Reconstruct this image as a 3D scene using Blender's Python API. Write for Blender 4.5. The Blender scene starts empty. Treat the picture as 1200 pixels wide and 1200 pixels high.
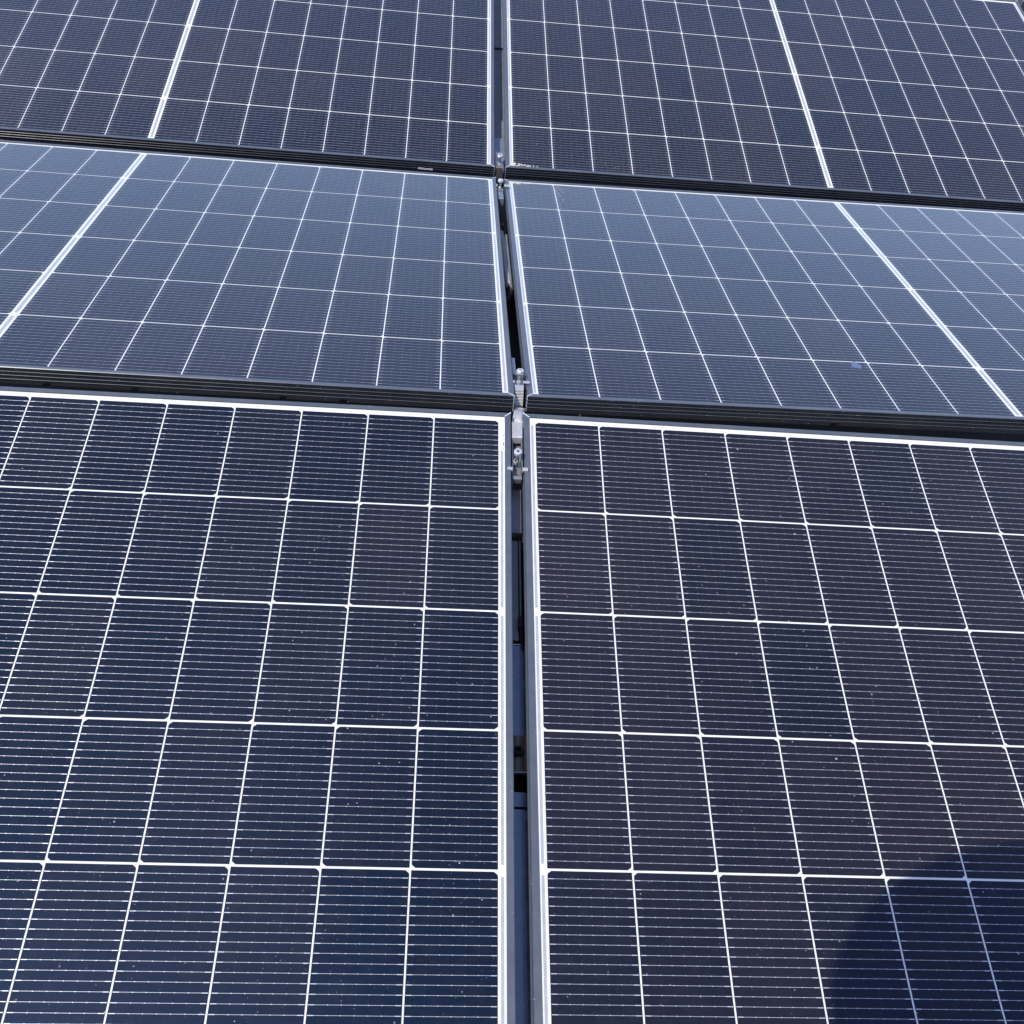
import bpy, bmesh, math, random
from mathutils import Vector, Matrix, Euler

random.seed(7)
R = math.radians
scene = bpy.context.scene
C = scene.collection

# ------------------------------------------------------------------ camera
CAM_LOC = Vector((-0.1356, -1.3104, 1.0752))
cam = bpy.data.cameras.new('camera')
cam.sensor_fit = 'HORIZONTAL'
cam.sensor_width = 36.0
cam.lens = 36.0 * 1192.118 / 1200.0
cam.clip_start = 0.01
cam.clip_end = 500
camo = bpy.data.objects.new('camera', cam)
C.objects.link(camo)
camo.location = CAM_LOC
camo.rotation_euler = (R(45.455), R(-5.044), R(-1.428))
scene.camera = camo
CAM_M = Matrix.Translation(CAM_LOC) @ camo.rotation_euler.to_matrix().to_4x4()

# ------------------------------------------------------------------ sky and sun
SUN_DIR = Vector((0.493, 0.359, -1.0)).normalized()      # the way the light travels
to_sun = -SUN_DIR
elev = math.asin(to_sun.z)
azim = math.atan2(to_sun.x, to_sun.y)                     # clockwise from +Y
world = bpy.data.worlds.new('World')
scene.world = world
world.use_nodes = True
wn = world.node_tree
wn.nodes.clear()
sky = wn.nodes.new('ShaderNodeTexSky')
sky.sky_type = 'NISHITA'
sky.sun_disc = False
sky.sun_elevation = elev
sky.sun_rotation = azim
sky.air_density = 1.0
sky.dust_density = 0.6
sky.ozone_density = 4.0
bg = wn.nodes.new('ShaderNodeBackground')
bg.inputs['Strength'].default_value = 0.15
wo = wn.nodes.new('ShaderNodeOutputWorld')
tint = wn.nodes.new('ShaderNodeMix'); tint.data_type = 'RGBA'; tint.blend_type = 'MULTIPLY'
tint.inputs[0].default_value = 1.0
tint.inputs[7].default_value = (1.03, .91, .97, 1)          # the phone's white balance
wn.links.new(sky.outputs[0], tint.inputs[6])
wn.links.new(tint.outputs[2], bg.inputs[0])
wn.links.new(bg.outputs[0], wo.inputs[0])

sl = bpy.data.lights.new('sun', 'SUN')
sl.energy = 2.5
sl.angle = R(0.53)
sl.color = (1.0, 0.95, 0.88)
so = bpy.data.objects.new('sun', sl)
C.objects.link(so)
so.location = (-3, -2, 6)
so.rotation_euler = SUN_DIR.to_track_quat('-Z', 'Y').to_euler()

vs = scene.view_settings
vs.view_transform = 'Standard'
vs.look = 'None'
vs.exposure = 1.05
vs.gamma = 1.0
vs.use_curve_mapping = False

# ------------------------------------------------------------------ node helpers
class NT:
    def __init__(s, name):
        s.m = bpy.data.materials.new(name)
        s.m.use_nodes = True
        s.t = s.m.node_tree
        s.b = s.t.nodes['Principled BSDF']
    def n(s, kind, **kw):
        x = s.t.nodes.new(kind)
        for k, v in kw.items():
            setattr(x, k, v)
        return x
    def l(s, a, b):
        s.t.links.new(a, b)
    def put(s, sock, v):
        if hasattr(v, 'is_output'):
            s.l(v, sock)
        else:
            sock.default_value = v
    def math(s, op, a, b=None, c=None, clamp=False):
        x = s.n('ShaderNodeMath', operation=op, use_clamp=clamp)
        s.put(x.inputs[0], a)
        if b is not None: s.put(x.inputs[1], b)
        if c is not None: s.put(x.inputs[2], c)
        return x.outputs[0]
    def mix(s, f, a, b):
        x = s.n('ShaderNodeMix', data_type='RGBA')
        s.put(x.inputs[0], f)
        s.put(x.inputs[6], a)
        s.put(x.inputs[7], b)
        return x.outputs[2]
    def noise(s, vec, scale, detail=3, rough=.55):
        x = s.n('ShaderNodeTexNoise')
        if vec is not None: s.l(vec, x.inputs['Vector'])
        x.inputs['Scale'].default_value = scale
        x.inputs['Detail'].default_value = detail
        x.inputs['Roughness'].default_value = rough
        return x.outputs[0]
    def ramp(s, v, lo, hi):
        x = s.n('ShaderNodeMapRange')
        s.put(x.inputs[0], v)
        x.inputs[1].default_value = lo
        x.inputs[2].default_value = hi
        return x.outputs[0]
    def set(s, **kw):
        for k, v in kw.items():
            s.put(s.b.inputs[k.replace('_', ' ')], v)
    def bump(s, h, strength, dist):
        x = s.n('ShaderNodeBump')
        x.inputs['Strength'].default_value = strength
        x.inputs['Distance'].default_value = dist
        s.l(h, x.inputs['Height'])
        s.l(x.outputs[0], s.b.inputs['Normal'])

def col(r, g, b): return (r, g, b, 1.0)

def simple(name, c1, c2, scale, rough, metal=0.0, bump=0.0, bdist=.001, spec=.5, coat=0.0):
    t = NT(name)
    tc = t.n('ShaderNodeTexCoord').outputs['Object']
    f = t.noise(tc, scale, 5, .6)
    t.set(Base_Color=t.mix(t.ramp(f, .3, .7), col(*c1), col(*c2)), Roughness=t.math('MULTIPLY_ADD', f, .2, rough - .1),
          Metallic=metal)
    t.b.inputs['Specular IOR Level'].default_value = spec
    t.b.inputs['Coat Weight'].default_value = coat
    if bump: t.bump(f, bump, bdist)
    return t.m

# ------------------------------------------------------------------ measured sizes (metres)
PX, PY, SEAM = 0.1076152, 0.1846993, 0.0140115
CG, RG = 0.0022, 0.0028            # white gaps between columns and rows
CW, CH = PX - CG, PY - RG          # one half-cut cell
HX = 0.887                         # half length of a panel
YN, YF = -0.5627, 0.5712           # near and far edge of a panel
WP = CH / 16.75                    # busbar spacing

# ------------------------------------------------------------------ materials
def specks(t, tc, scale, thr, rmin, rmax):
    """scattered specks of dust: a mask"""
    v = t.n('ShaderNodeTexVoronoi')
    v.inputs['Scale'].default_value = scale
    t.l(tc, v.inputs['Vector'])
    sep = t.n('ShaderNodeSeparateColor')
    t.l(v.outputs['Color'], sep.inputs[0])
    r = t.math('MULTIPLY_ADD', sep.outputs[1], rmax - rmin, rmin)
    hit = t.math('LESS_THAN', v.outputs['Distance'], r)
    on = t.math('GREATER_THAN', sep.outputs[0], thr)
    return t.math('MULTIPLY', hit, on)

def glass_coat(t, rough=.035):
    t.b.inputs['Coat Weight'].default_value = 1.0
    t.b.inputs['Coat IOR'].default_value = 1.245
    t.b.inputs['Coat Roughness'].default_value = rough

def make_cell_material():
    t = NT('solar_cell')
    oi = t.n('ShaderNodeObjectInfo')
    tc = t.n('ShaderNodeTexCoord').outputs['Object']
    sx = t.n('ShaderNodeSeparateXYZ'); t.l(tc, sx.inputs[0])
    x, y = sx.outputs[0], sx.outputs[1]
    # place that differs from one cell to the next
    off = t.n('ShaderNodeVectorMath', operation='SCALE'); off.inputs[0].default_value = (31.7, 17.3, 5.1)
    t.l(oi.outputs['Random'], off.inputs['Scale'])
    add = t.n('ShaderNodeVectorMath', operation='ADD'); t.l(tc, add.inputs[0]); t.l(off.outputs[0], add.inputs[1])
    pos = add.outputs[0]
    # busbar wires
    fr = t.math('FRACT', t.math('ADD', t.math('DIVIDE', y, WP), 40.0))
    d = t.math('MULTIPLY', t.math('SUBTRACT', fr, .5), WP)
    ax = t.math('ABSOLUTE', x)
    endf = t.math('GREATER_THAN', ax, CW / 2 - .0072)
    px = t.math('FRACT', t.math('ADD', t.math('DIVIDE', x, .0152), .5))
    pad = t.math('LESS_THAN', t.math('ABSOLUTE', t.math('MULTIPLY', t.math('SUBTRACT', px, .5), .0152)), .00062)
    w = t.math('ADD', .00019, t.math('MULTIPLY', endf, .00026))
    w = t.math('MAXIMUM', w, t.math('MULTIPLY', pad, .00048))
    wire = t.math('LESS_THAN', t.math('ABSOLUTE', d), w)
    wire = t.math('MULTIPLY', wire, t.math('LESS_THAN', t.math('ABSOLUTE', y), WP * 8.0))
    wire = t.math('MULTIPLY', wire, t.math('LESS_THAN', ax, CW / 2 - .0008))
    # the wires are round: tilt the normal across them
    u = t.math('MULTIPLY', t.math('DIVIDE', d, w), .62)
    u = t.math('MULTIPLY', u, wire)
    cz = t.math('SQRT', t.math('SUBTRACT', 1.0, t.math('MULTIPLY', u, u)))
    cb = t.n('ShaderNodeCombineXYZ'); t.l(u, cb.inputs[1]); t.l(cz, cb.inputs[2])
    vt = t.n('ShaderNodeVectorTransform', vector_type='NORMAL', convert_from='OBJECT', convert_to='WORLD')
    t.l(cb.outputs[0], vt.inputs[0])
    t.l(vt.outputs[0], t.b.inputs['Normal'])
    # silicon: tint varies from cell to cell and a little over the wafer
    tint = t.n('ShaderNodeSeparateColor'); t.l(oi.outputs['Color'], tint.inputs[0])
    nz = t.noise(pos, 14, 4, .6)
    gp = t.n('ShaderNodeNewGeometry').outputs['Position']
    big = t.noise(oi.outputs['Location'], 2.3, 3, .5)
    haze = t.ramp(t.noise(gp, 1.7, 4, .6), .40, .72)
    fac = t.math('ADD', tint.outputs[0], t.math('MULTIPLY', t.math('SUBTRACT', nz, .5), .55))
    fac = t.math('ADD', fac, t.math('MULTIPLY', t.math('SUBTRACT', big, .5), 1.1), clamp=True)
    base = t.mix(fac, col(.0024, .0037, .0060), col(.0098, .0076, .0080))
    # film of dust
    dz = t.noise(pos, 55, 5, .7)
    dust = t.math('ADD', t.math('MULTIPLY', t.ramp(dz, .45, .8), .020), t.math('MULTIPLY', haze, .017))
    base = t.mix(dust, base, col(.30, .28, .25))
    # fine grain and specks
    s1 = specks(t, pos, 85, .62, .035, .095)
    s2 = specks(t, pos, 230, .66, .05, .13)
    s3 = specks(t, pos, 38, .93, .03, .06)
    sp = t.math('MAXIMUM', t.math('MULTIPLY', s1, .75), t.math('MAXIMUM', t.math('MULTIPLY', s2, .4), t.math('MULTIPLY', s3, .8)))
    gr = t.noise(pos, 900, 2, .6)
    sp = t.math('MULTIPLY', sp, t.math('MULTIPLY_ADD', t.ramp(t.noise(gp, 9, 4, .65), .42, .62), .85, .25))
    sp = t.math('ADD', sp, t.math('MULTIPLY', t.ramp(gr, .62, .8), .04), clamp=True)
    base = t.mix(t.math('MULTIPLY', sp, .75), base, col(.50, .50, .50))
    c = t.mix(wire, base, col(.50, .50, .50))
    t.set(Base_Color=c, Metallic=t.math('MULTIPLY', wire, .35), Roughness=t.math('SUBTRACT', .45, t.math('MULTIPLY', wire, .12)))
    t.b.inputs['Specular IOR Level'].default_value = .24
    t.b.inputs['Specular Tint'].default_value = col(.15, .38, .95)
    glass_coat(t)
    return t.m

def make_backsheet_material():
    t = NT('white_backsheet')
    tc = t.n('ShaderNodeTexCoord').outputs['Object']
    f = t.noise(tc, 40, 5, .65)
    t.set(Base_Color=t.mix(t.ramp(f, .35, .8), col(.56, .56, .52), col(.50, .50, .455)), Roughness=.6)
    t.b.inputs['Specular IOR Level'].default_value = .2
    glass_coat(t)
    return t.m

def make_frame_material():
    t = NT('black_anodised_frame')
    tc = t.n('ShaderNodeTexCoord').outputs['Object']
    f = t.noise(tc, 22, 5, .65)
    g = t.noise(tc, 160, 4, .7)
    base = t.mix(t.ramp(f, .35, .75), col(.012, .0135, .016), col(.019, .0205, .022))
    # upward faces paler: sky reflection painted into the colour, with some dust
    gn = t.n('ShaderNodeNewGeometry')
    sz = t.n('ShaderNodeSeparateXYZ'); t.l(gn.outputs['Normal'], sz.inputs[0])
    up = t.ramp(sz.outputs[2], .35, .95)
    top = t.mix(t.ramp(f, .3, .75), col(.052, .062, .078), col(.072, .082, .094))
    base = t.mix(up, base, top)
    sp = specks(t, tc, 130, .80, .04, .14)
    base = t.mix(t.math('MULTIPLY', t.ramp(g, .5, .85), .06), base, col(.34, .33, .30))
    base = t.mix(t.math('MULTIPLY', sp, .30), base, col(.45, .44, .42))
    t.set(Base_Color=base, Roughness=t.math('ADD', t.math('MULTIPLY_ADD', f, .12, .06), t.math('MULTIPLY', up, .22)))
    return t.m

M = {}
M['cell'] = make_cell_material()
M['sheet'] = make_backsheet_material()
M['frame'] = make_frame_material()
M['ribbon'] = simple('tinned_ribbon', (.25, .255, .265), (.31, .315, .325), 60, .5, 0, coat=1.0)
M['bare'] = simple('bare_aluminium_cut', (.72, .72, .70), (.85, .85, .83), 300, .4, .6)
M['slot'] = simple('dark_slot', (.003, .003, .003), (.006, .006, .006), 50, .9, spec=.05)
M['alu'] = simple('mill_aluminium', (.36, .355, .34), (.47, .465, .445), 120, .42, .45, bump=.1, bdist=.0003)
M['alu_dark'] = simple('weathered_aluminium', (.22, .24, .27), (.32, .34, .37), 90, .4, .7, bump=.1, bdist=.0003)
M['steel'] = simple('stainless_steel', (.46, .46, .44), (.60, .59, .57), 200, .36, .5)
M['rail'] = simple('dark_coated_rail', (.12, .14, .18), (.17, .19, .23), 60, .25, .75, bump=.06, bdist=.0004)
M['rail_grey'] = simple('grey_coated_beam', (.15, .16, .17), (.22, .23, .235), 45, .42, .4, bump=.1, bdist=.0005)
M['plate'] = simple('bronze_grey_plate', (.12, .10, .08), (.18, .155, .125), 80, .4, .4)
M['rubber'] = simple('black_rubber', (.010, .010, .011), (.018, .018, .018), 70, .7, spec=.3)
M['conduit'] = simple('grey_conduit', (.22, .22, .21), (.36, .35, .33), 120, .65)
M['print'] = simple('grey_print', (.10, .10, .16), (.18, .18, .25), 400, .6)
M['sticker'] = simple('white_sticker', (.80, .80, .80), (.84, .84, .84), 60, .5)
M['ink'] = simple('white_print', (.66, .67, .70), (.75, .76, .78), 400, .5)
M['crust'] = simple('dried_dirt', (.36, .34, .26), (.52, .49, .39), 260, .9, bump=.5, bdist=.001)
M['scrape'] = simple('chalky_scrape', (.16, .17, .19), (.26, .26, .28), 300, .9)
M['drop'] = simple('bluish_dried_drop', (.035, .06, .11), (.11, .16, .24), 190, .5)
M['roof'] = simple('dark_roof_membrane', (.022, .022, .024), (.045, .044, .044), 6, .85, bump=.3, bdist=.004)
M['skin'] = simple('skin', (.50, .31, .22), (.58, .37, .27), 30, .5)
M['shirt'] = simple('blue_cotton', (.05, .09, .20), (.07, .12, .25), 90, .85, bump=.2, bdist=.001)
M['trousers'] = simple('grey_denim', (.07, .075, .085), (.11, .11, .12), 90, .9, bump=.2, bdist=.001)
M['shoe'] = simple('dark_leather', (.02, .018, .016), (.04, .035, .03), 50, .5)
M['straw'] = simple('woven_straw', (.42, .33, .18), (.55, .45, .27), 180, .8, bump=.4, bdist=.001)
M['hair'] = simple('brown_hair', (.03, .02, .013), (.06, .04, .025), 200, .6)
M['eye'] = simple('eye_white', (.7, .7, .68), (.75, .75, .73), 40, .3)
M['phone'] = simple('black_phone_shell', (.012, .012, .013), (.02, .02, .02), 60, .25)

# ------------------------------------------------------------------ mesh helper
class MB:
    def __init__(s): s.v = []; s.f = []
    def add(s, vs, fs):
        o = len(s.v); s.v += [tuple(p) for p in vs]; s.f += [tuple(i + o for i in f) for f in fs]
    def box(s, x0, x1, y0, y1, z0, z1, mat=None):
        p = [(x, y, z) for z in (z0, z1) for y in (y0, y1) for x in (x0, x1)]
        if mat is not None: p = [mat @ Vector(q) for q in p]
        s.add(p, [(0, 2, 3, 1), (4, 5, 7, 6), (0, 1, 5, 4), (2, 6, 7, 3), (1, 3, 7, 5), (0, 4, 6, 2)])
    def prism(s, prof, a, b, axis='x'):
        """closed profile of (p, q) swept along an axis; for x the profile is (y, z), for y it is (x, z)"""
        n = len(prof)
        if axis == 'x': P = [(a, p, q) for p, q in prof] + [(b, p, q) for p, q in prof]
        elif axis == 'y': P = [(p, a, q) for p, q in prof] + [(p, b, q) for p, q in prof]
        else: P = [(p, q, a) for p, q in prof] + [(p, q, b) for p, q in prof]
        s.add(P, [(i, (i + 1) % n, n + (i + 1) % n, n + i) for i in range(n)] + [tuple(range(n))[::-1], tuple(range(n, 2 * n))])
    def lathe(s, prof, n=24, mat=None):
        P = []; k = len(prof)
        for i in range(n):
            a = 2 * math.pi * i / n
            for r, z in prof: P.append(Vector((r * math.cos(a), r * math.sin(a), z)))
        if mat is not None: P = [mat @ q for q in P]
        F = []
        for i in range(n):
            j = (i + 1) % n
            for m in range(k - 1): F.append((i * k + m, j * k + m, j * k + m + 1, i * k + m + 1))
        s.add(P, F)
    def tube(s, pts, r, n=10, rib=0.0):
        pts = [Vector(p) for p in pts]; P = []; k = len(pts)
        for i, p in enumerate(pts):
            t = (pts[min(i + 1, k - 1)] - pts[max(i - 1, 0)]).normalized()
            a = t.cross(Vector((0, 0, 1)));
            if a.length < 1e-3: a = t.cross(Vector((1, 0, 0)))
            a.normalize(); b = t.cross(a)
            rr = r + (rib if i % 2 else 0)
            for j in range(n):
                q = 2 * math.pi * j / n
                P.append(p + (a * math.cos(q) + b * math.sin(q)) * rr)
        F = [(i * n + j, i * n + (j + 1) % n, (i + 1) * n + (j + 1) % n, (i + 1) * n + j) for i in range(k - 1) for j in range(n)]
        F += [tuple(range(n)), tuple(range((k - 1) * n, k * n))[::-1]]
        s.add(P, F)
    def mesh(s, name, mat, smooth=False, bevel=0.0):
        me = bpy.data.meshes.new(name)
        me.from_pydata(s.v, [], s.f)
        bm = bmesh.new(); bm.from_mesh(me)
        bmesh.ops.recalc_face_normals(bm, faces=bm.faces)
        if bevel:
            es = [e for e in bm.edges if len(e.link_faces) == 2 and e.calc_face_angle(0) > .6]
            bmesh.ops.bevel(bm, geom=es, offset=bevel, segments=2, affect='EDGES', profile=.6)
        if smooth:
            for f in bm.faces: f.smooth = True
            for e in bm.edges:
                if len(e.link_faces) == 2 and e.calc_face_angle(0) > .7: e.smooth = False
        bm.to_mesh(me); bm.free()
        me.materials.append(mat)
        return me
    def build(s, name, mat, parent=None, smooth=False, bevel=0.0):
        return link(name, s.mesh(name, mat, smooth, bevel), parent)

def link(name, data, parent=None):
    o = bpy.data.objects.new(name, data)
    C.objects.link(o)
    o.parent = parent
    return o

def tag(o, label=None, cat=None, group=None, kind=None):
    if label: o['label'] = label
    if cat: o['category'] = cat
    if group: o['group'] = group
    if kind: o['kind'] = kind
    return o

def thing(name, loc, eul, label, cat, group=None):
    o = bpy.data.objects.new(name, None)
    o.empty_display_size = .05
    C.objects.link(o)
    o.location = loc; o.rotation_euler = eul
    return tag(o, label, cat, group)

# ------------------------------------------------------------------ setting: the roof under the array
roof = MB(); roof.box(-40, 40, -40, 40, -.85, -.52)
tag(roof.build('roof', M['roof']), kind='structure')

# ------------------------------------------------------------------ solar panels
def frame_mesh():
    prof = [(.0100, .0018), (.0010, .0018), (0, .0008)]
    for z in (-.0065, -.0135, -.0205):
        prof += [(0, z + .0008), (-.0006, z + .0004), (-.0006, z - .0004), (0, z - .0008)]
    prof += [(0, -.0290), (.0010, -.0300), (.0250, -.0300), (.0250, -.0286), (.0018, -.0286), (.0018, -.0062), (.0100, -.0062)]
    n = len(prof); V = []; F = []
    for sx, sy in ((-1, -1), (1, -1), (1, 1), (-1, 1)):
        for o, z in prof:
            V.append((sx * (HX - o), (YN + o * .9) if sy < 0 else (YF - o * .9), z))
    for k in range(4):
        a, b = k * n, ((k + 1) % 4) * n
        for i in range(n):
            j = (i + 1) % n
            F.append((a + i, b + i, b + j, a + j))
    m = MB(); m.add(V, F)
    return m.mesh('frame', M['frame'])

def corner_mesh(sx, sy):
    """bare metal showing where the mitred frame sides meet"""
    m = MB()
    xo, yo = sx * (HX + .0003), (YN - .0003 if sy < 0 else YF + .0003)
    xi, yi = sx * (HX - .0100), (YN + .0090 if sy < 0 else YF - .0090)
    d = Vector((xi - xo, yi - yo)); nrm = Vector((-d.y, d.x)).normalized() * .0008
    a, b = Vector((xo, yo)), Vector((xi, yi))
    q = [a + nrm, b + nrm, b - nrm, a - nrm]
    m.add([(p.x, p.y, .0010) for p in q] + [(p.x, p.y, .0021) for p in q],
          [(0, 1, 2, 3), (4, 5, 6, 7), (0, 1, 5, 4), (1, 2, 6, 5), (2, 3, 7, 6), (3, 0, 4, 7)])
    m.box(min(xo, xo - sx * .0011), max(xo, xo - sx * .0011), min(yo, yo - sy * .0011), max(yo, yo - sy * .0011), -.0295, .0012)
    return m.mesh('corner_joint', M['bare'])

def sheet_mesh():
    m = MB(); m.box(-HX + .0022, HX - .0022, YN + .0022, YF - .0022, -.0052, -.00016)
    return m.mesh('backsheet', M['sheet'])

def cell_mesh():
    """half-cut cell with two clipped corners on its right side"""
    c = .0050; x, y = CW / 2, CH / 2
    p = [(-x, -y), (x - c, -y), (x - .0008, -y + c * .62), (x, -y + c), (x, y - c), (x - .0008, y - c * .62), (x - c, y), (-x, y)]
    n = len(p)
    m = MB(); m.add([(a, b, 0) for a, b in p] + [(a, b, -.00012) for a, b in p],
                    [tuple(range(n))] + [(i, n + i, n + (i + 1) % n, (i + 1) % n) for i in range(n)])
    me = m.mesh('solar_cell', M['cell'])
    return me

def side_ribbon_mesh(breaks, w=.0019):
    m = MB()
    ys = [-.553] + [b for b in breaks] + [.553]
    for a, b in zip(ys[:-1], ys[1:]):
        m.box(-w, w, a + .007, b - .007, -.0009, -.00006)
    return m.mesh('ribbon', M['ribbon'])

ME = dict(frame=frame_mesh(), sheet=sheet_mesh(), cell=cell_mesh(),
          corner={(sx, sy): corner_mesh(sx, sy) for sx in (-1, 1) for sy in (-1, 1)},
          ribbon=side_ribbon_mesh([-PY, PY]), seam=side_ribbon_mesh([-PY * 2, 0, PY * 2], .0030))

PANELS = {}
def panel(key, loc, eul, label, flip, bias):
    t = thing('solar_panel', loc, tuple(R(a) for a in eul), label, 'solar panel', 'solar panels tilted back to back in rows')
    fr = link('frame', ME['frame'], t)
    for k, me in ME['corner'].items(): link('corner_joint', me, fr)
    sh = link('backsheet', ME['sheet'], t)
    rng = random.Random(key)
    for row in range(6):
        for c in range(16):
            o = link('solar_cell', ME['cell'], sh)
            o.location = ((c - 7.5) * PX + (SEAM / 2 if c > 7 else -SEAM / 2), (row - 2.5) * PY, 0)
            if (row + flip) % 2: o.rotation_euler = (0, 0, math.pi)
            v = min(1, max(0, bias + rng.gauss(0, .18)))
            o.color = (v, v, v, 1)
    xr = 8 * PX + SEAM / 2 - .001 + .0054
    for s in (-1, 1):
        o = link('ribbon', ME['ribbon'], sh); o.location = (s * xr, 0, 0)
    link('ribbon', ME['seam'], sh)
    PANELS[key] = t
    return t

panel('FL', (-.9002, -.5475, -.0823), (8.348, -.293, -.317), 'front left solar panel with a white serial sticker at its inner top corner', 1, .10)
panel('FR', (.8947, -.5530, -.0822), (8.388, .089, -.318), 'front right solar panel crossed by the round dark shadow', 0, .72)
panel('ML', (-.8917, .6131, -.0722), (-8.335, .315, .153), 'middle left solar panel sloping away, four drain slots under its near edge', 1, .35)
panel('MR', (.9052, .6273, -.0772), (-8.408, -.396, .236), 'middle right solar panel sloping away, pale scrapes near its far inner corner', 1, .5)
panel('BL', (-.8972, 1.7940, -.0641), (9.224, .376, .142), 'back left solar panel with small white print on its black near edge', 0, .35)
panel('BR', (.9059, 1.7991, -.0646), (9.532, -.106, .159), 'back right solar panel with cream dirt crust at its near inner corner', 1, .6)
e = Euler((R(9.532), R(-.106), R(.159)))
p = Vector((.9059, 1.7991, -.0646)) + e.to_matrix() @ Vector((HX * 2 + .022, .004, 0))
panel('BRR', p, (9.532, -.106, .159), 'solar panel only peeping in at the top right corner of the picture', 0, .5)

# drain slots under the near edge of the middle panels
for key, xs in (('ML', (.111, .253, .496, .596)), ('MR', (-.341, .35)), ('FR', ())):
    for x in xs:
        m = MB()
        m.add([(x - .0065, YN - .0009, -.0302), (x + .004, YN - .0009, -.0302), (x + .0075, YN - .0009, -.0240), (x - .003, YN - .0009, -.0240),
               (x - .0065, YN + .004, -.0302), (x + .004, YN + .004, -.0302), (x + .0075, YN + .004, -.0240), (x - .003, YN + .004, -.0240)],
              [(0, 1, 2, 3), (4, 5, 6, 7), (0, 1, 5, 4), (1, 2, 6, 5), (2, 3, 7, 6), (3, 0, 4, 7)])
        m.build('drain_slot', M['slot'], PANELS[key])

# small white print on the edge of the back left panel (too small in the photo to read)
m = MB(); rng = random.Random(3); x = .686
while x < .724:
    w = rng.uniform(.0016, .0030); z0 = -.0198 - (x - .686) * .02
    m.box(x, x + w, YN - .0012, YN - .0004, z0 - rng.uniform(.0015, .003), z0 + rng.uniform(.0005, .0022))
    if rng.random() > .4: m.box(x, x + w * 1.3, YN - .0013, YN - .0005, z0 - .0026, z0 - .0012)
    x += w + rng.uniform(.0004, .0014)
m.build('edge_print', M['ink'], PANELS['BL'])

# serial sticker on the front left panel
m = MB(); m.box(.8672, .8766, .489, .552, -.0006, .0001)
st = m.build('serial_sticker', M['sticker'], PANELS['FL'])
m = MB(); rng = random.Random(5); y = .493
while y < .536:
    h = rng.uniform(.0006, .0022)
    if rng.random() > .2: m.box(.8738, .8738 + rng.uniform(.0014, .0024), y, y + h * 1.5, -.0004, .0003)
    if .503 < y < .528 and rng.random() > .35: m.box(.8702, .8702 + rng.uniform(.0012, .0020), y, y + h * 1.3, -.0004, .0003)
    y += h + rng.uniform(.0008, .0024)
m.build('serial_print', M['print'], st)

# dried dirt in the valley
def crust(key, spots, seed, name='dirt_crust'):
    rng = random.Random(seed); m = MB()
    for (x0, x1, y0, y1, n, r0, r1) in spots:
        for _ in range(n):
            u = rng.random() ** 1.6
            x = x0 + (x1 - x0) * u; y = y0 + (y1 - y0) * rng.random() ** 1.5 * (1 - .6 * u)
            r = rng.uniform(r0, r1) * (1 - .5 * u); h = r * rng.uniform(.25, .5); k = 7
            ring = [(x + r * rng.uniform(.6, 1.3) * math.cos(2 * math.pi * i / k), y + .7 * r * rng.uniform(.6, 1.3) * math.sin(2 * math.pi * i / k), .0001) for i in range(k)]
            mid = [(x + .55 * (a - x), y + .55 * (b - y), h * .8) for a, b, _ in ring]
            m.add(ring + mid + [(x, y, h)], [(i, (i + 1) % k, k + (i + 1) % k, k + i) for i in range(k)] + [(k + i, k + (i + 1) % k, 2 * k) for i in range(k)])
    m.build(name, M['crust'], PANELS[key], smooth=True)
crust('BR', [(-.876, -.800, YN + .008, YN + .026, 130, .0012, .0038), (-.70, -.69, YN + .008, YN + .014, 8, .001, .002)], 2)
crust('MR', [(-.876, -.800, YF - .010, YF - .032, 150, .0012, .0035)], 4)

# pale scrapes on the middle right panel
m = MB()
for pts in ([(-.7617, .5386), (-.7585, .522), (-.7545, .505), (-.7500, .484), (-.7455, .462)],
            [(-.7540, .5420), (-.7480, .523), (-.7420, .505), (-.7370, .488)],
            [(-.7490, .5420), (-.7400, .527), (-.7340, .512)], [(-.7440, .455), (-.7425, .432)]):
    for a, b in zip(pts[:-1], pts[1:]):
        a, b = Vector(a), Vector(b); n = (b - a).orthogonal().normalized() * .0006
        q = [a + n, b + n, b - n, a - n]
        m.add([(v.x, v.y, .0004) for v in q] + [(v.x, v.y, .0000) for v in q], [(0, 1, 2, 3), (0, 1, 5, 4), (1, 2, 6, 5), (2, 3, 7, 6), (3, 0, 4, 7)])
m.build('scrape_mark', M['scrape'], PANELS['MR'])

# a small bluish dried drop on the middle right panel
m = MB(); rng = random.Random(9); k = 22
ring = []
for i in range(k):
    a = 2 * math.pi * i / k; q = rng.uniform(.65, 1.2)
    ring.append(((-.2481) + .0095 * q * math.cos(a), (-.3826) + .0150 * q * math.sin(a), .00005))
mid = [((-.2481) + (x - (-.2481)) * .6, (-.3826) + (y - (-.3826)) * .6, .0005) for x, y, z in ring]
m.add(ring + mid, [(i, (i + 1) % k, k + (i + 1) % k, k + i) for i in range(k)] + [tuple(range(k, 2 * k))])
m.build('dried_drop', M['drop'], PANELS['MR'], smooth=True)

# ------------------------------------------------------------------ mounting hardware in the gap
F_E = (R(8.37), 0, R(-.32)); M_E = (R(-8.37), 0, R(.2)); B_E = (R(9.4), 0, R(.15))

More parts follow.
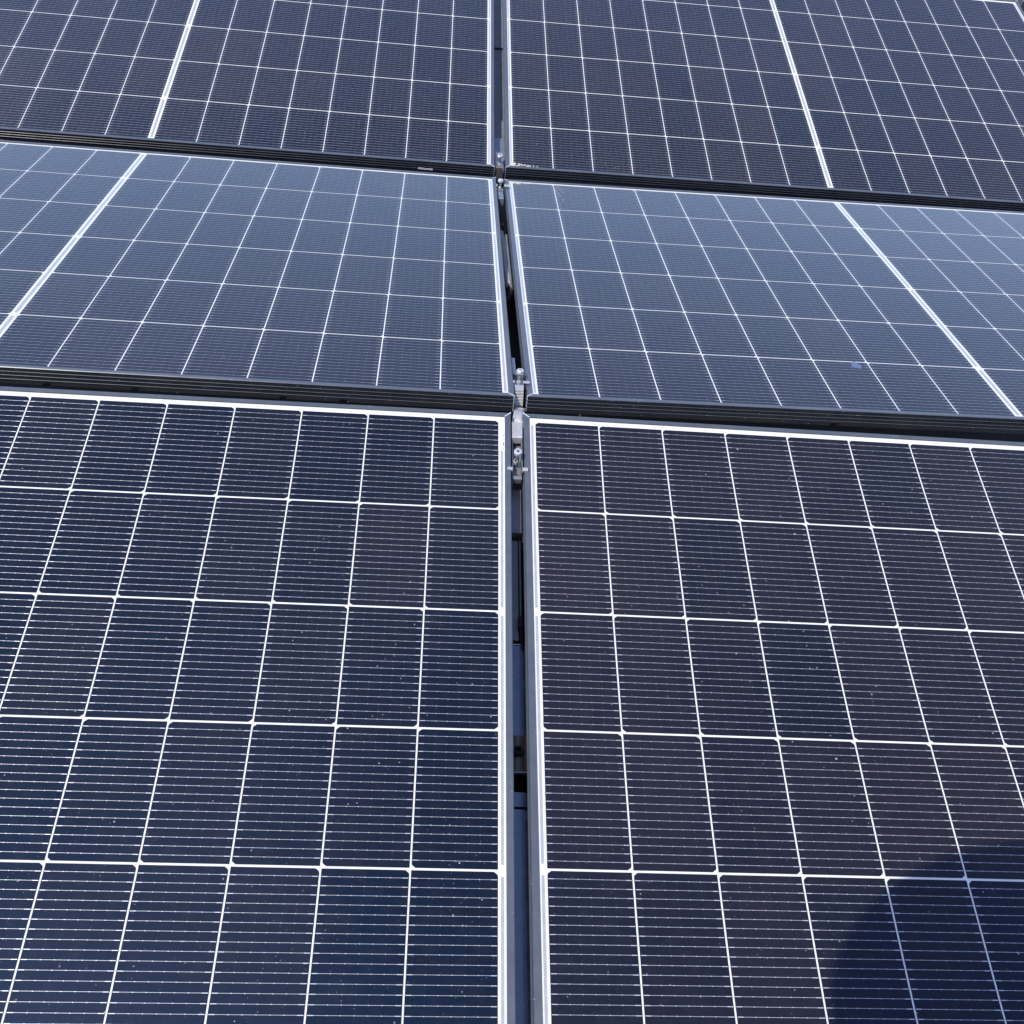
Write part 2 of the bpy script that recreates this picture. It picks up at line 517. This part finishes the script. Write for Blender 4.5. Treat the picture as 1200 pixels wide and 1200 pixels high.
def bolt(parent, x, y, z0, h, r=.0066, mat='steel'):
    m = MB()
    m.lathe([(0, h - .0022), (.0022, h - .0022), (.0026, h), (r * .82, h), (r, h - .0012), (r, h - .0065), (r * .5, h - .0072), (0, h - .0072)], 20, Matrix.Translation((x, y, 0)))
    b = m.build('bolt', M[mat], parent, smooth=True)
    m = MB(); m.lathe([(0, h - .007)] + [(r * (.52 if i % 2 else .46), h - .0072 - (h - .0072 - z0) * i / 14) for i in range(15)] + [(0, z0)], 14, Matrix.Translation((x, y, 0)))
    m.build('threaded_shank', M['alu_dark'], b)
    m = MB(); m.lathe([(0, h - .0018), (.0021, h - .0018), (.0021, h - .0020), (0, h - .0020)], 6, Matrix.Translation((x, y, 0)))
    m.build('hex_socket', M['slot'], b)
    m = MB(); m.lathe([(r * .5, z0 + .0012), (r * 1.05, z0 + .0012), (r * 1.05, z0 - .0003), (r * .5, z0 - .0003)], 18, Matrix.Translation((x, y, 0)))
    m.build('washer', M[mat], b, smooth=True)
    return b

# --- front row clamp: origin on the front row's glass plane at the ridge end of the gap
def on(key, lx, ly, lz=0):
    t = PANELS[key]
    return Vector(t.location) + t.rotation_euler.to_matrix() @ Vector((lx, ly, lz))

o0 = (on('FL', .8983, .5520) + on('FR', -.8983, .5520)) / 2
t = thing('ridge_clamp', o0, F_E, 'silver clamp with ribbed block and bolt on the near side of the ridge', 'clamp', 'clamps holding the panel corners')
m = MB(); m.box(-.0080, .0080, -.112, .004, -.0240, -.0215)
m.box(-.0085, -.0072, -.106, -.034, -.0240, -.0040)
m.box(.0072, .0085, -.106, -.034, -.0240, -.0020)
m.build('clamp_channel', M['rail_grey'], t, bevel=.0004)
m = MB()
m.prism([(-.1060, -.0010), (-.1060, .0030), (-.1052, .0036), (-.1000, .0036), (-.1000, .0020), (-.1030, .0020), (-.1030, -.0010)], -.0165, -.0080)
m.prism([(-.1060, -.0010), (-.1060, .0030), (-.1052, .0036), (-.1000, .0036), (-.1000, .0020), (-.1030, .0020), (-.1030, -.0010)], .0080, .0165)
m.build('clamp_wing', M['alu'], t)
m = MB(); m.box(-.0078, .0078, -.1150, -.1080, -.020, -.0085); m.build('end_plate', M['rail_grey'], t, bevel=.0006)
prof = [(-.0005, -.012), (-.0005, .0008)]
for k in range(9):
    y = -.0020 - k * .0035
    prof += [(y, .0018), (y - .0016, .0018), (y - .0020, .0011), (y - .0031, .0011)]
prof += [(-.0345, .0004), (-.0365, -.012)]
m = MB(); m.prism(prof, -.0084, .0084); m.build('ribbed_block', M['alu'], t)
bolt(t, .0000, -.0755, -.0214, .0150)
bolt(t, -.0025, -.0800, -.0212, -.0040, r=.0040)

# --- middle row clamp at the ridge
o1 = (on('ML', .8983, -.5520) + on('MR', -.8983, -.5520)) / 2
t = thing('ridge_clamp', o1, M_E, 'silver clamp with a grooved front face and bolt on the far side of the ridge', 'clamp', 'clamps holding the panel corners')
prof = [(.0290, -.030), (.0290, .0010), (.0275, .0022), (.0170, .0022)]
for k in range(6):
    z = .0005 - k * .0045
    prof += [(.0115 - k * .0019, z), (.0110 - k * .0019, z - .0026), (.0119 - k * .0019, z - .0032)]
prof += [(.0015, -.030)]
m = MB(); m.prism(prof, -.0085, .0060); m.build('clamp_block', M['alu'], t)
m = MB()
for a, b in ((-.0205, -.0085), (.0060, .0175)):
    m.prism([(.0330, .0020), (.0330, .0036), (.0395, .0036), (.0420, .0026), (.0420, .0020)], a, b)
m.build('clamp_wing', M['alu'], t)
m = MB(); m.box(-.0082, .0082, .0290, .0900, -.0200, -.0175); m.box(.0068, .0082, .029, .085, -.0175, -.004)
m.box(-.0090, -.0030, .094, .150, -.012, -.0100); m.box(-.0090, .0080, .088, .096, -.022, -.0100)
m.build('clamp_channel', M['alu_dark'], t, bevel=.0004)
bolt(t, .0008, .0540, -.0174, .0175)
bolt(t, -.0008, .0470, -.0172, -.0010, r=.0042)

# --- the bridging strip over the ridge
t = thing('ridge_bridge', (o0 + o1) / 2 + Vector((0, 0, -.020)), (0, 0, R(-8)), 'smooth curved metal strip bridging the ridge between the two clamps', 'bracket')
N = 14; top = []; bot = []
for i in range(N + 1):
    u = i / N; y = -.031 + .062 * u
    z = .0165 * math.sin(math.pi * min(1, .15 + u * .95)) - .004
    top.append((y, z)); bot.append((y, z - .0022))
m = MB(); m.prism(top + bot[::-1], -.0075, .0072); m.build('strip', M['alu'], t, smooth=True)
m = MB(); m.prism(top + bot[::-1], .0074, .0105); m.build('side_lip', M['alu_dark'], t, smooth=True)

# --- valley clamps
o2 = (on('ML', .8983, .5560) + on('MR', -.8983, .5560)) / 2
t = thing('valley_clamp', o2, M_E, 'silver clamp with wings and bolt on the near side of the valley', 'clamp', 'clamps holding the panel corners')
m = MB(); m.box(-.0095, .0085, -.100, .012, -.0250, -.0220); m.box(-.0095, .0060, -.060, -.052, -.022, -.004); m.build('clamp_channel', M['alu_dark'], t, bevel=.0005)
m = MB()
for a, b in ((-.0205, -.0090), (.0085, .0205)): m.prism([(-.0520, .0020), (-.0520, .0042), (-.0380, .0042), (-.0360, .0020)], a, b)
m.build('clamp_wing', M['alu'], t)
m = MB(); m.box(-.0085, .0055, -.118, -.062, -.024, -.0060); m.box(-.0085, .0055, -.100, -.092, -.006, -.0045); m.build('clamp_block', M['alu_dark'], t, bevel=.0008)
bolt(t, -.0010, -.0330, -.0218, .0150, r=.0072)
bolt(t, -.0030, -.0440, -.0216, -.001, r=.0042)

o3 = (on('BL', .8983, -.5560) + on('BR', -.8983, -.5560)) / 2
t = thing('valley_clamp', o3, B_E, 'silver clamp with bolt on the far side of the valley', 'clamp', 'clamps holding the panel corners')
m = MB(); m.box(-.0110, .0105, -.004, .080, -.0160, -.0135); m.box(-.0110, -.0098, -.002, .070, -.0135, -.002); m.build('clamp_channel', M['alu_dark'], t, bevel=.0005)
bolt(t, -.0010, .0300, -.0133, .0130, r=.0070)
m = MB(); m.prism([(-.0060, -.034), (-.0040, -.003), (-.0020, -.001), (.0030, -.001), (.0030, -.034)], -.0105, .0075); m.build('front_plate', M['plate'], t)

# --- rails under the gaps
def gap_frame(kL, kR, ly, z):
    return (on(kL, .8983, ly, z) + on(kR, -.8983, ly, z)) / 2

# front row: grey beam near the ridge, dark glossy rail towards the viewer
b0 = gap_frame('FL', 'FR', 0, -.050)
t = thing('support_beam', b0, F_E, 'dark grey support beam under the front gap, just below the ridge clamp', 'support beam', 'beams and rails under the gaps')
m = MB(); m.box(-.030, .0085, .3515, .4380, -.012, .014); m.box(.0100, .030, .340, .505, -.020, .004); m.build('upper_beam', M['rail_grey'], t, bevel=.001)
m = MB(); m.box(-.030, .0040, .166, .3465, -.014, .0); m.box(.0052, .0080, .166, .3440, -.014, .004); m.build('lower_beam', M['rail_grey'], t, bevel=.001)
m = MB(); m.box(-.030, .030, .160, .350, -.034, -.022); m.build('bed', M['rubber'], t)
m = MB(); m.box(.0020, .0080, .183, .2020, -.002, .012); m.tube([(.0058, .185, .010), (.0068, .170, .006), (.0090, .150, .000)], .0022, 8); m.build('cable_plug', M['rubber'], t, bevel=.0006)
t = thing('mounting_rail', b0, F_E, 'dark blue glossy mounting rail under the front gap with a bright cut end', 'mounting rail', 'beams and rails under the gaps')
prof = [(-.030, -.012), (-.030, 0), (-.0085, 0), (-.0083, -.0012), (-.0077, -.0012), (-.0075, 0), (.0048, 0), (.0050, -.001), (.0056, -.001), (.0058, 0), (.0088, 0), (.0090, -.002), (.030, -.002), (.030, -.012)]
m = MB(); m.prism(prof, -.0370, .1570, 'y'); m.build('rail_profile', M['rail'], t)
m = MB(); m.prism(prof, -.0860, -.0660, 'y'); m.build('rail_profile', M['rail'], t)
m = MB(); m.prism(prof, -.62, -.0895, 'y'); m.build('rail_profile', M['rail'], t)
m = MB(); m.box(-.030, .0088, .1572, .1595, -.012, .0012); m.build('end_lip', M['alu'], t)
m = MB(); m.box(-.030, .030, -.62, .157, -.030, -.0135); m.build('bed', M['slot'], t)

t = thing('bolted_plate', gap_frame('FL', 'FR', 0, -.0455), F_E, 'bronze grey plate with a black socket bolt across the dark rail', 'plate')
m = MB()
prof = [(-.020, -.006), (-.020, .0)] + [(-.010 + .020 * i / 10, .0022 * math.sin(math.pi * i / 10)) for i in range(11)] + [(.020, 0), (.020, -.006)]
m.prism(prof, -.0395, .0125, 'y'); m.build('plate', M['plate'], t)
m = MB(); m.box(-.020, .020, -.0412, -.0396, -.006, .0016); m.build('plate_edge', M['alu_dark'], t)
m = MB(); m.lathe([(0, .004), (.0030, .004), (.0034, .0095), (.0062, .0095), (.0068, .0085), (.0068, .002), (.0088, .0018), (.0088, .0), (0, 0)], 22, Matrix.Translation((.0000, -.0117, 0)))
m.build('socket_bolt', M['rubber'], t, smooth=True)

# middle row: dark trough, ribbed conduit
b1 = gap_frame('ML', 'MR', 0, -.048)
t = thing('mounting_rail', b1, M_E, 'black mounting rail deep in the middle gap', 'mounting rail', 'beams and rails under the gaps')
m = MB(); m.box(-.035, .035, -.46, .56, -.045, -.035); m.build('rail_profile', M['rubber'], t)
m = MB(); m.box(-.012, .004, .300, .330, -.02, -.002); m.box(-.012, .006, .360, .372, -.02, .004); m.build('rail_tie', M['rail_grey'], t, bevel=.001)
m = MB(); m.tube([(-.006, .345, .006), (-.001, .352, .012), (.004, .345, .006), (.004, .33, -.004)], .0018, 8); m.build('cable_tie', M['rubber'], t, smooth=True)
t = thing('cable_conduit', b1, M_E, 'grey ribbed cable conduit lying in the middle gap beside a thin rod', 'cable conduit')
pts = [(-.0060 + .0062 * (k / 60), .262 - .0052 * k, .022 + .003 * math.sin(k * .13)) for k in range(61)]
m = MB(); m.tube(pts, .0056, 12, rib=.0014); m.build('ribbed_tube', M['conduit'], t)
m = MB(); m.tube([(.0060, .24, .024), (.0064, .06, .024), (.0064, -.062, .024)], .0030, 10); m.build('rod', M['alu_dark'], t, smooth=True)
m = MB(); m.tube([(.0040, -.050, .020), (.0030, -.075, .016), (-.003, -.088, .008)], .0058, 10); m.build('rubber_end', M['rubber'], t, smooth=True)

# back row
b2 = gap_frame('BL', 'BR', 0, -.050)
t = thing('support_beam', b2, B_E, 'grey support beam under the back gap, jointed in three lengths', 'support beam', 'beams and rails under the gaps')
m = MB(); m.box(-.030, .030, -.530, -.372, -.012, .010); m.build('lower_beam', M['alu_dark'], t, bevel=.001)
m = MB(); m.box(-.030, .030, -.366, -.268, -.012, -.002); m.build('middle_beam', M['rail_grey'], t, bevel=.001)
m = MB(); m.box(-.030, .030, -.258, .120, -.018, -.012); m.box(-.03, .03, .130, .56, -.018, -.010); m.build('upper_beam', M['rail_grey'], t, bevel=.001)
m = MB(); m.box(-.030, .030, -.53, .56, -.034, -.022); m.build('bed', M['rubber'], t)

# legs that carry the rails (parts of the rails, standing on the roof)
def leg(parent_name, wx, wy, ztop):
    parent = bpy.data.objects[parent_name]
    inv = (Matrix.Translation(parent.location) @ parent.rotation_euler.to_matrix().to_4x4()).inverted()
    m = MB(); m.box(wx - .02, wx + .02, wy - .02, wy + .02, -.52, ztop, inv); m.box(wx - .08, wx + .08, wy - .08, wy + .08, -.519, -.505, inv)
    m.build('leg', M['alu_dark'], parent)
leg('mounting_rail', 0, -1.05, -.245); leg('support_beam', 0, -.14, -.118)
leg('mounting_rail.001', .006, .20, -.115); leg('mounting_rail.001', .006, 1.12, -.250)
leg('support_beam.001', .006, 2.20, -.068)

# ------------------------------------------------------------------ the photographer, whose hat throws the round shadow
PB = Vector((-.127, -1.475, -.52)); PS = 1.06
person = thing('person', PB, (0, 0, 0), 'standing person in a wide straw hat and blue shirt holding up a phone', 'person')

def skin_obj(name, mat, pts, edges, root, parent, sub=2):
    me = bpy.data.meshes.new(name)
    me.from_pydata([q[:3] for q in pts], edges, [])
    me.materials.append(mat)
    o = link(name, me, parent)
    md = o.modifiers.new('skin', 'SKIN'); md.use_smooth_shade = True
    if not me.skin_vertices: me.attributes.new('skin', 'FLOAT', 'POINT') if False else None
    sv = me.skin_vertices[0].data if me.skin_vertices else None
    if sv:
        for i, q in enumerate(pts):
            r = q[3]; sv[i].radius = r if isinstance(r, tuple) else (r, r); sv[i].use_root = (i == root)
    sd = o.modifiers.new('subdivision', 'SUBSURF'); sd.levels = sub; sd.render_levels = sub
    return o

# phone: its lens sits at the camera
ph = thing('phone', CAM_M @ Vector((.020, -.058, .0095)), camo.rotation_euler, 'black phone held up in the right hand of the person', 'phone')
m = MB(); m.box(-.036, .036, -.074, .074, -.004, .004); m.build('shell', M['phone'], ph, bevel=.003)

person.scale = (PS, PS, PS)
def loc(v): return tuple((Vector(v) - PB) / PS)
H = {}
Pt = []; Ed = []
def add(p, r, prev=None):
    Pt.append((p[0], p[1], p[2], r)); i = len(Pt) - 1
    if prev is not None: Ed.append((prev, i))
    return i
pel = add((0, 0, .95), (.15, .10))
wst = add((0, .005, 1.10), (.135, .095), pel)
ch = add((0, .01, 1.28), (.155, .105), wst)
nb = add((0, .01, 1.44), (.085, .065), ch)
nk = add((0, .02, 1.52), .052, nb)
jw = add((0, .045, 1.60), (.062, .070), nk)
hd = add((0, .045, 1.68), (.076, .094), jw)
tp = add((0, .040, 1.755), (.060, .076), hd)
# legs
for s in (-1, 1):
    h = add((s * .095, 0, .88), .090, pel); k = add((s * .11, .02, .50), .056, h); c = add((s * .115, -.01, .34), .052, k)
    a = add((s * .12, -.02, .09), .036, c); add((s * .13, .10, .035), (.040, .028), a)
# left arm hangs
s0 = add((-.17, .0, 1.41), .056, nb); e0 = add((-.235, -.03, 1.13), .043, s0); w0 = add((-.225, .04, .88), .028, e0); hl = add((-.215, .06, .80), (.018, .038), w0)
# right arm lifts the phone
hand = CAM_M @ Vector((.026, -.098, .030)); hr = Vector(loc(hand))
s1 = add((.17, .0, 1.41), .056, nb); e1 = add((.235, -.02, 1.17), .043, s1)
wv = hr + Vector((.035, -.065, -.045)); w1 = add(wv, .028, e1); h1 = add(hr, (.038, .018), w1)
# fingers of the left hand, slightly curled
for k in range(4):
    y = .035 + k * .018; L = (.070, .080, .076, .060)[3 - k]
    a = add((-.212, y, .770), .0095, hl); b = add((-.205, y + .003, .770 - L * .5), .0088, a); add((-.190, y + .006, .770 - L), .0075, b)
a = add((-.205, .090, .800), .011, hl); b = add((-.195, .105, .775), .010, a); add((-.185, .110, .750), .0085, b)
# fingers of the right hand close round the phone, thumb on the other side
for k in range(4):
    q = -.125 + k * .021; L = (.82, .95, 1, .92)[k]
    p0 = Vector(loc(CAM_M @ Vector((.062, q, .022)))); p1 = Vector(loc(CAM_M @ Vector((.064, q + .003, -.002)))); p2 = Vector(loc(CAM_M @ Vector((.064 - .035 * L, q + .006, -.006))))
    a = add(p0, .0095, h1); b = add(p1, .0088, a); add(p2, .0075, b)
p0 = Vector(loc(CAM_M @ Vector((-.010, -.105, .030)))); p1 = Vector(loc(CAM_M @ Vector((-.024, -.080, .024)))); p2 = Vector(loc(CAM_M @ Vector((-.024, -.052, .018))))
a = add(p0, .012, h1); b = add(p1, .0105, a); add(p2, .0085, b)
skin_obj('body', M['skin'], Pt, Ed, pel, person)

def sub(name, mat, pts, edges, root): return skin_obj(name, mat, pts, edges, root, person)
sub('shirt', M['shirt'], [(0, 0, .80, (.178, .128)), (0, .005, 1.10, (.155, .115)), (0, .01, 1.28, (.175, .125)), (0, .01, 1.43, (.11, .085)), (0, .015, 1.475, (.068, .062)),
     (-.17, 0, 1.41, .070), (-.212, -.018, 1.23, .060), (.17, 0, 1.41, .070), (.213, -.012, 1.25, .060)],
    [(0, 1), (1, 2), (2, 3), (3, 4), (3, 5), (5, 6), (3, 7), (7, 8)], 0)
sub('trousers', M['trousers'], [(0, 0, 1.06, (.150, .104)), (0, 0, .90, (.165, .115))] +
    [(s * x, y, z, r) for s in (-1, 1) for x, y, z, r in ((.095, 0, .84, .100), (.11, .02, .50, .070), (.117, -.01, .30, .064), (.12, -.02, .09, .058))],
    [(0, 1), (1, 2), (2, 3), (3, 4), (4, 5), (1, 6), (6, 7), (7, 8), (8, 9)], 0)
for s in (-1, 1):
    sub('shoe', M['shoe'], [(s * .12, -.05, .045, (.042, .040)), (s * .125, .04, .042, (.046, .036)), (s * .132, .14, .034, (.044, .028)), (s * .134, .19, .030, (.030, .022))], [(0, 1), (1, 2), (2, 3)], 0)
sub('hair', M['hair'], [(0, -.02, 1.60, (.066, .05)), (0, .005, 1.69, (.084, .080)), (0, .025, 1.745, (.070, .080))], [(0, 1), (1, 2)], 0)
m = MB()
for s in (-1, 1): m.lathe([(0, .011), (.008, .008), (.011, 0), (.008, -.008), (0, -.011)], 12, Matrix.Translation((s * .031, .128, 1.683)))
m.build('eyes', M['eye'], person, smooth=True)
m = MB(); m.add([(-.006, .133, 1.69), (.006, .133, 1.69), (-.017, .130, 1.645), (.017, .130, 1.645), (0, .158, 1.648), (0, .132, 1.636)],
                [(0, 1, 4), (0, 4, 2), (1, 3, 4), (2, 4, 5), (4, 3, 5)])
m.build('nose', M['skin'], person, smooth=True)
m = MB(); m.tube([(-.024, .113, 1.610), (-.010, .122, 1.613), (.010, .122, 1.613), (.024, .113, 1.610)], .005, 8); m.build('mouth', simple('lips', (.42, .18, .15), (.5, .22, .18), 60, .5), person, smooth=True)
for s in (-1, 1):
    m = MB(); m.lathe([(0, .010), (.010, .010), (.017, .004), (.017, -.004), (0, -.008)], 14, Matrix.Translation((s * .083, .035, 1.665)) @ Matrix.Rotation(R(90), 4, 'Y') @ Matrix.Scale(1.6, 4, (1, 0, 0)))
    m.build('ear', M['skin'], person, smooth=True)
# hat: brim centred so that its shadow falls at the lower right of the front panel
hc = Vector(loc((-.127, -1.388, 1.355)))
m = MB()
prof = [(0, .115), (.050, .112), (.082, .095), (.095, .050), (.100, .004), (.150, -.002), (.210, .000), (.246, .006), (.250, .004), (.246, .000), (.210, -.006), (.150, -.008), (.094, -.002)]
V = []; F = []; n = 72; k = len(prof)
for i in range(n):
    a = 2 * math.pi * i / n
    for rr, z in prof:
        ex = max(0, rr - .1) / PS; b = min(rr, .1)
        q = Vector(((b + ex * 1.067) * math.cos(a), (b + ex * .40) * math.sin(a), z))
        V.append(tuple(hc + Matrix.Rotation(R(20), 3, 'Z') @ q))
    j = (i + 1) % n
    F += [(i * k + q, j * k + q, j * k + q + 1, i * k + q + 1) for q in range(k - 1)]
m.add(V, F)
m.build('hat', M['straw'], person, smooth=True)
m = MB(); m.lathe([(.0975, .040), (.1005, .040), (.1040, .006), (.0995, .006)], 48, Matrix.Translation(hc)); m.build('hat_band', M['shoe'], person, smooth=True)
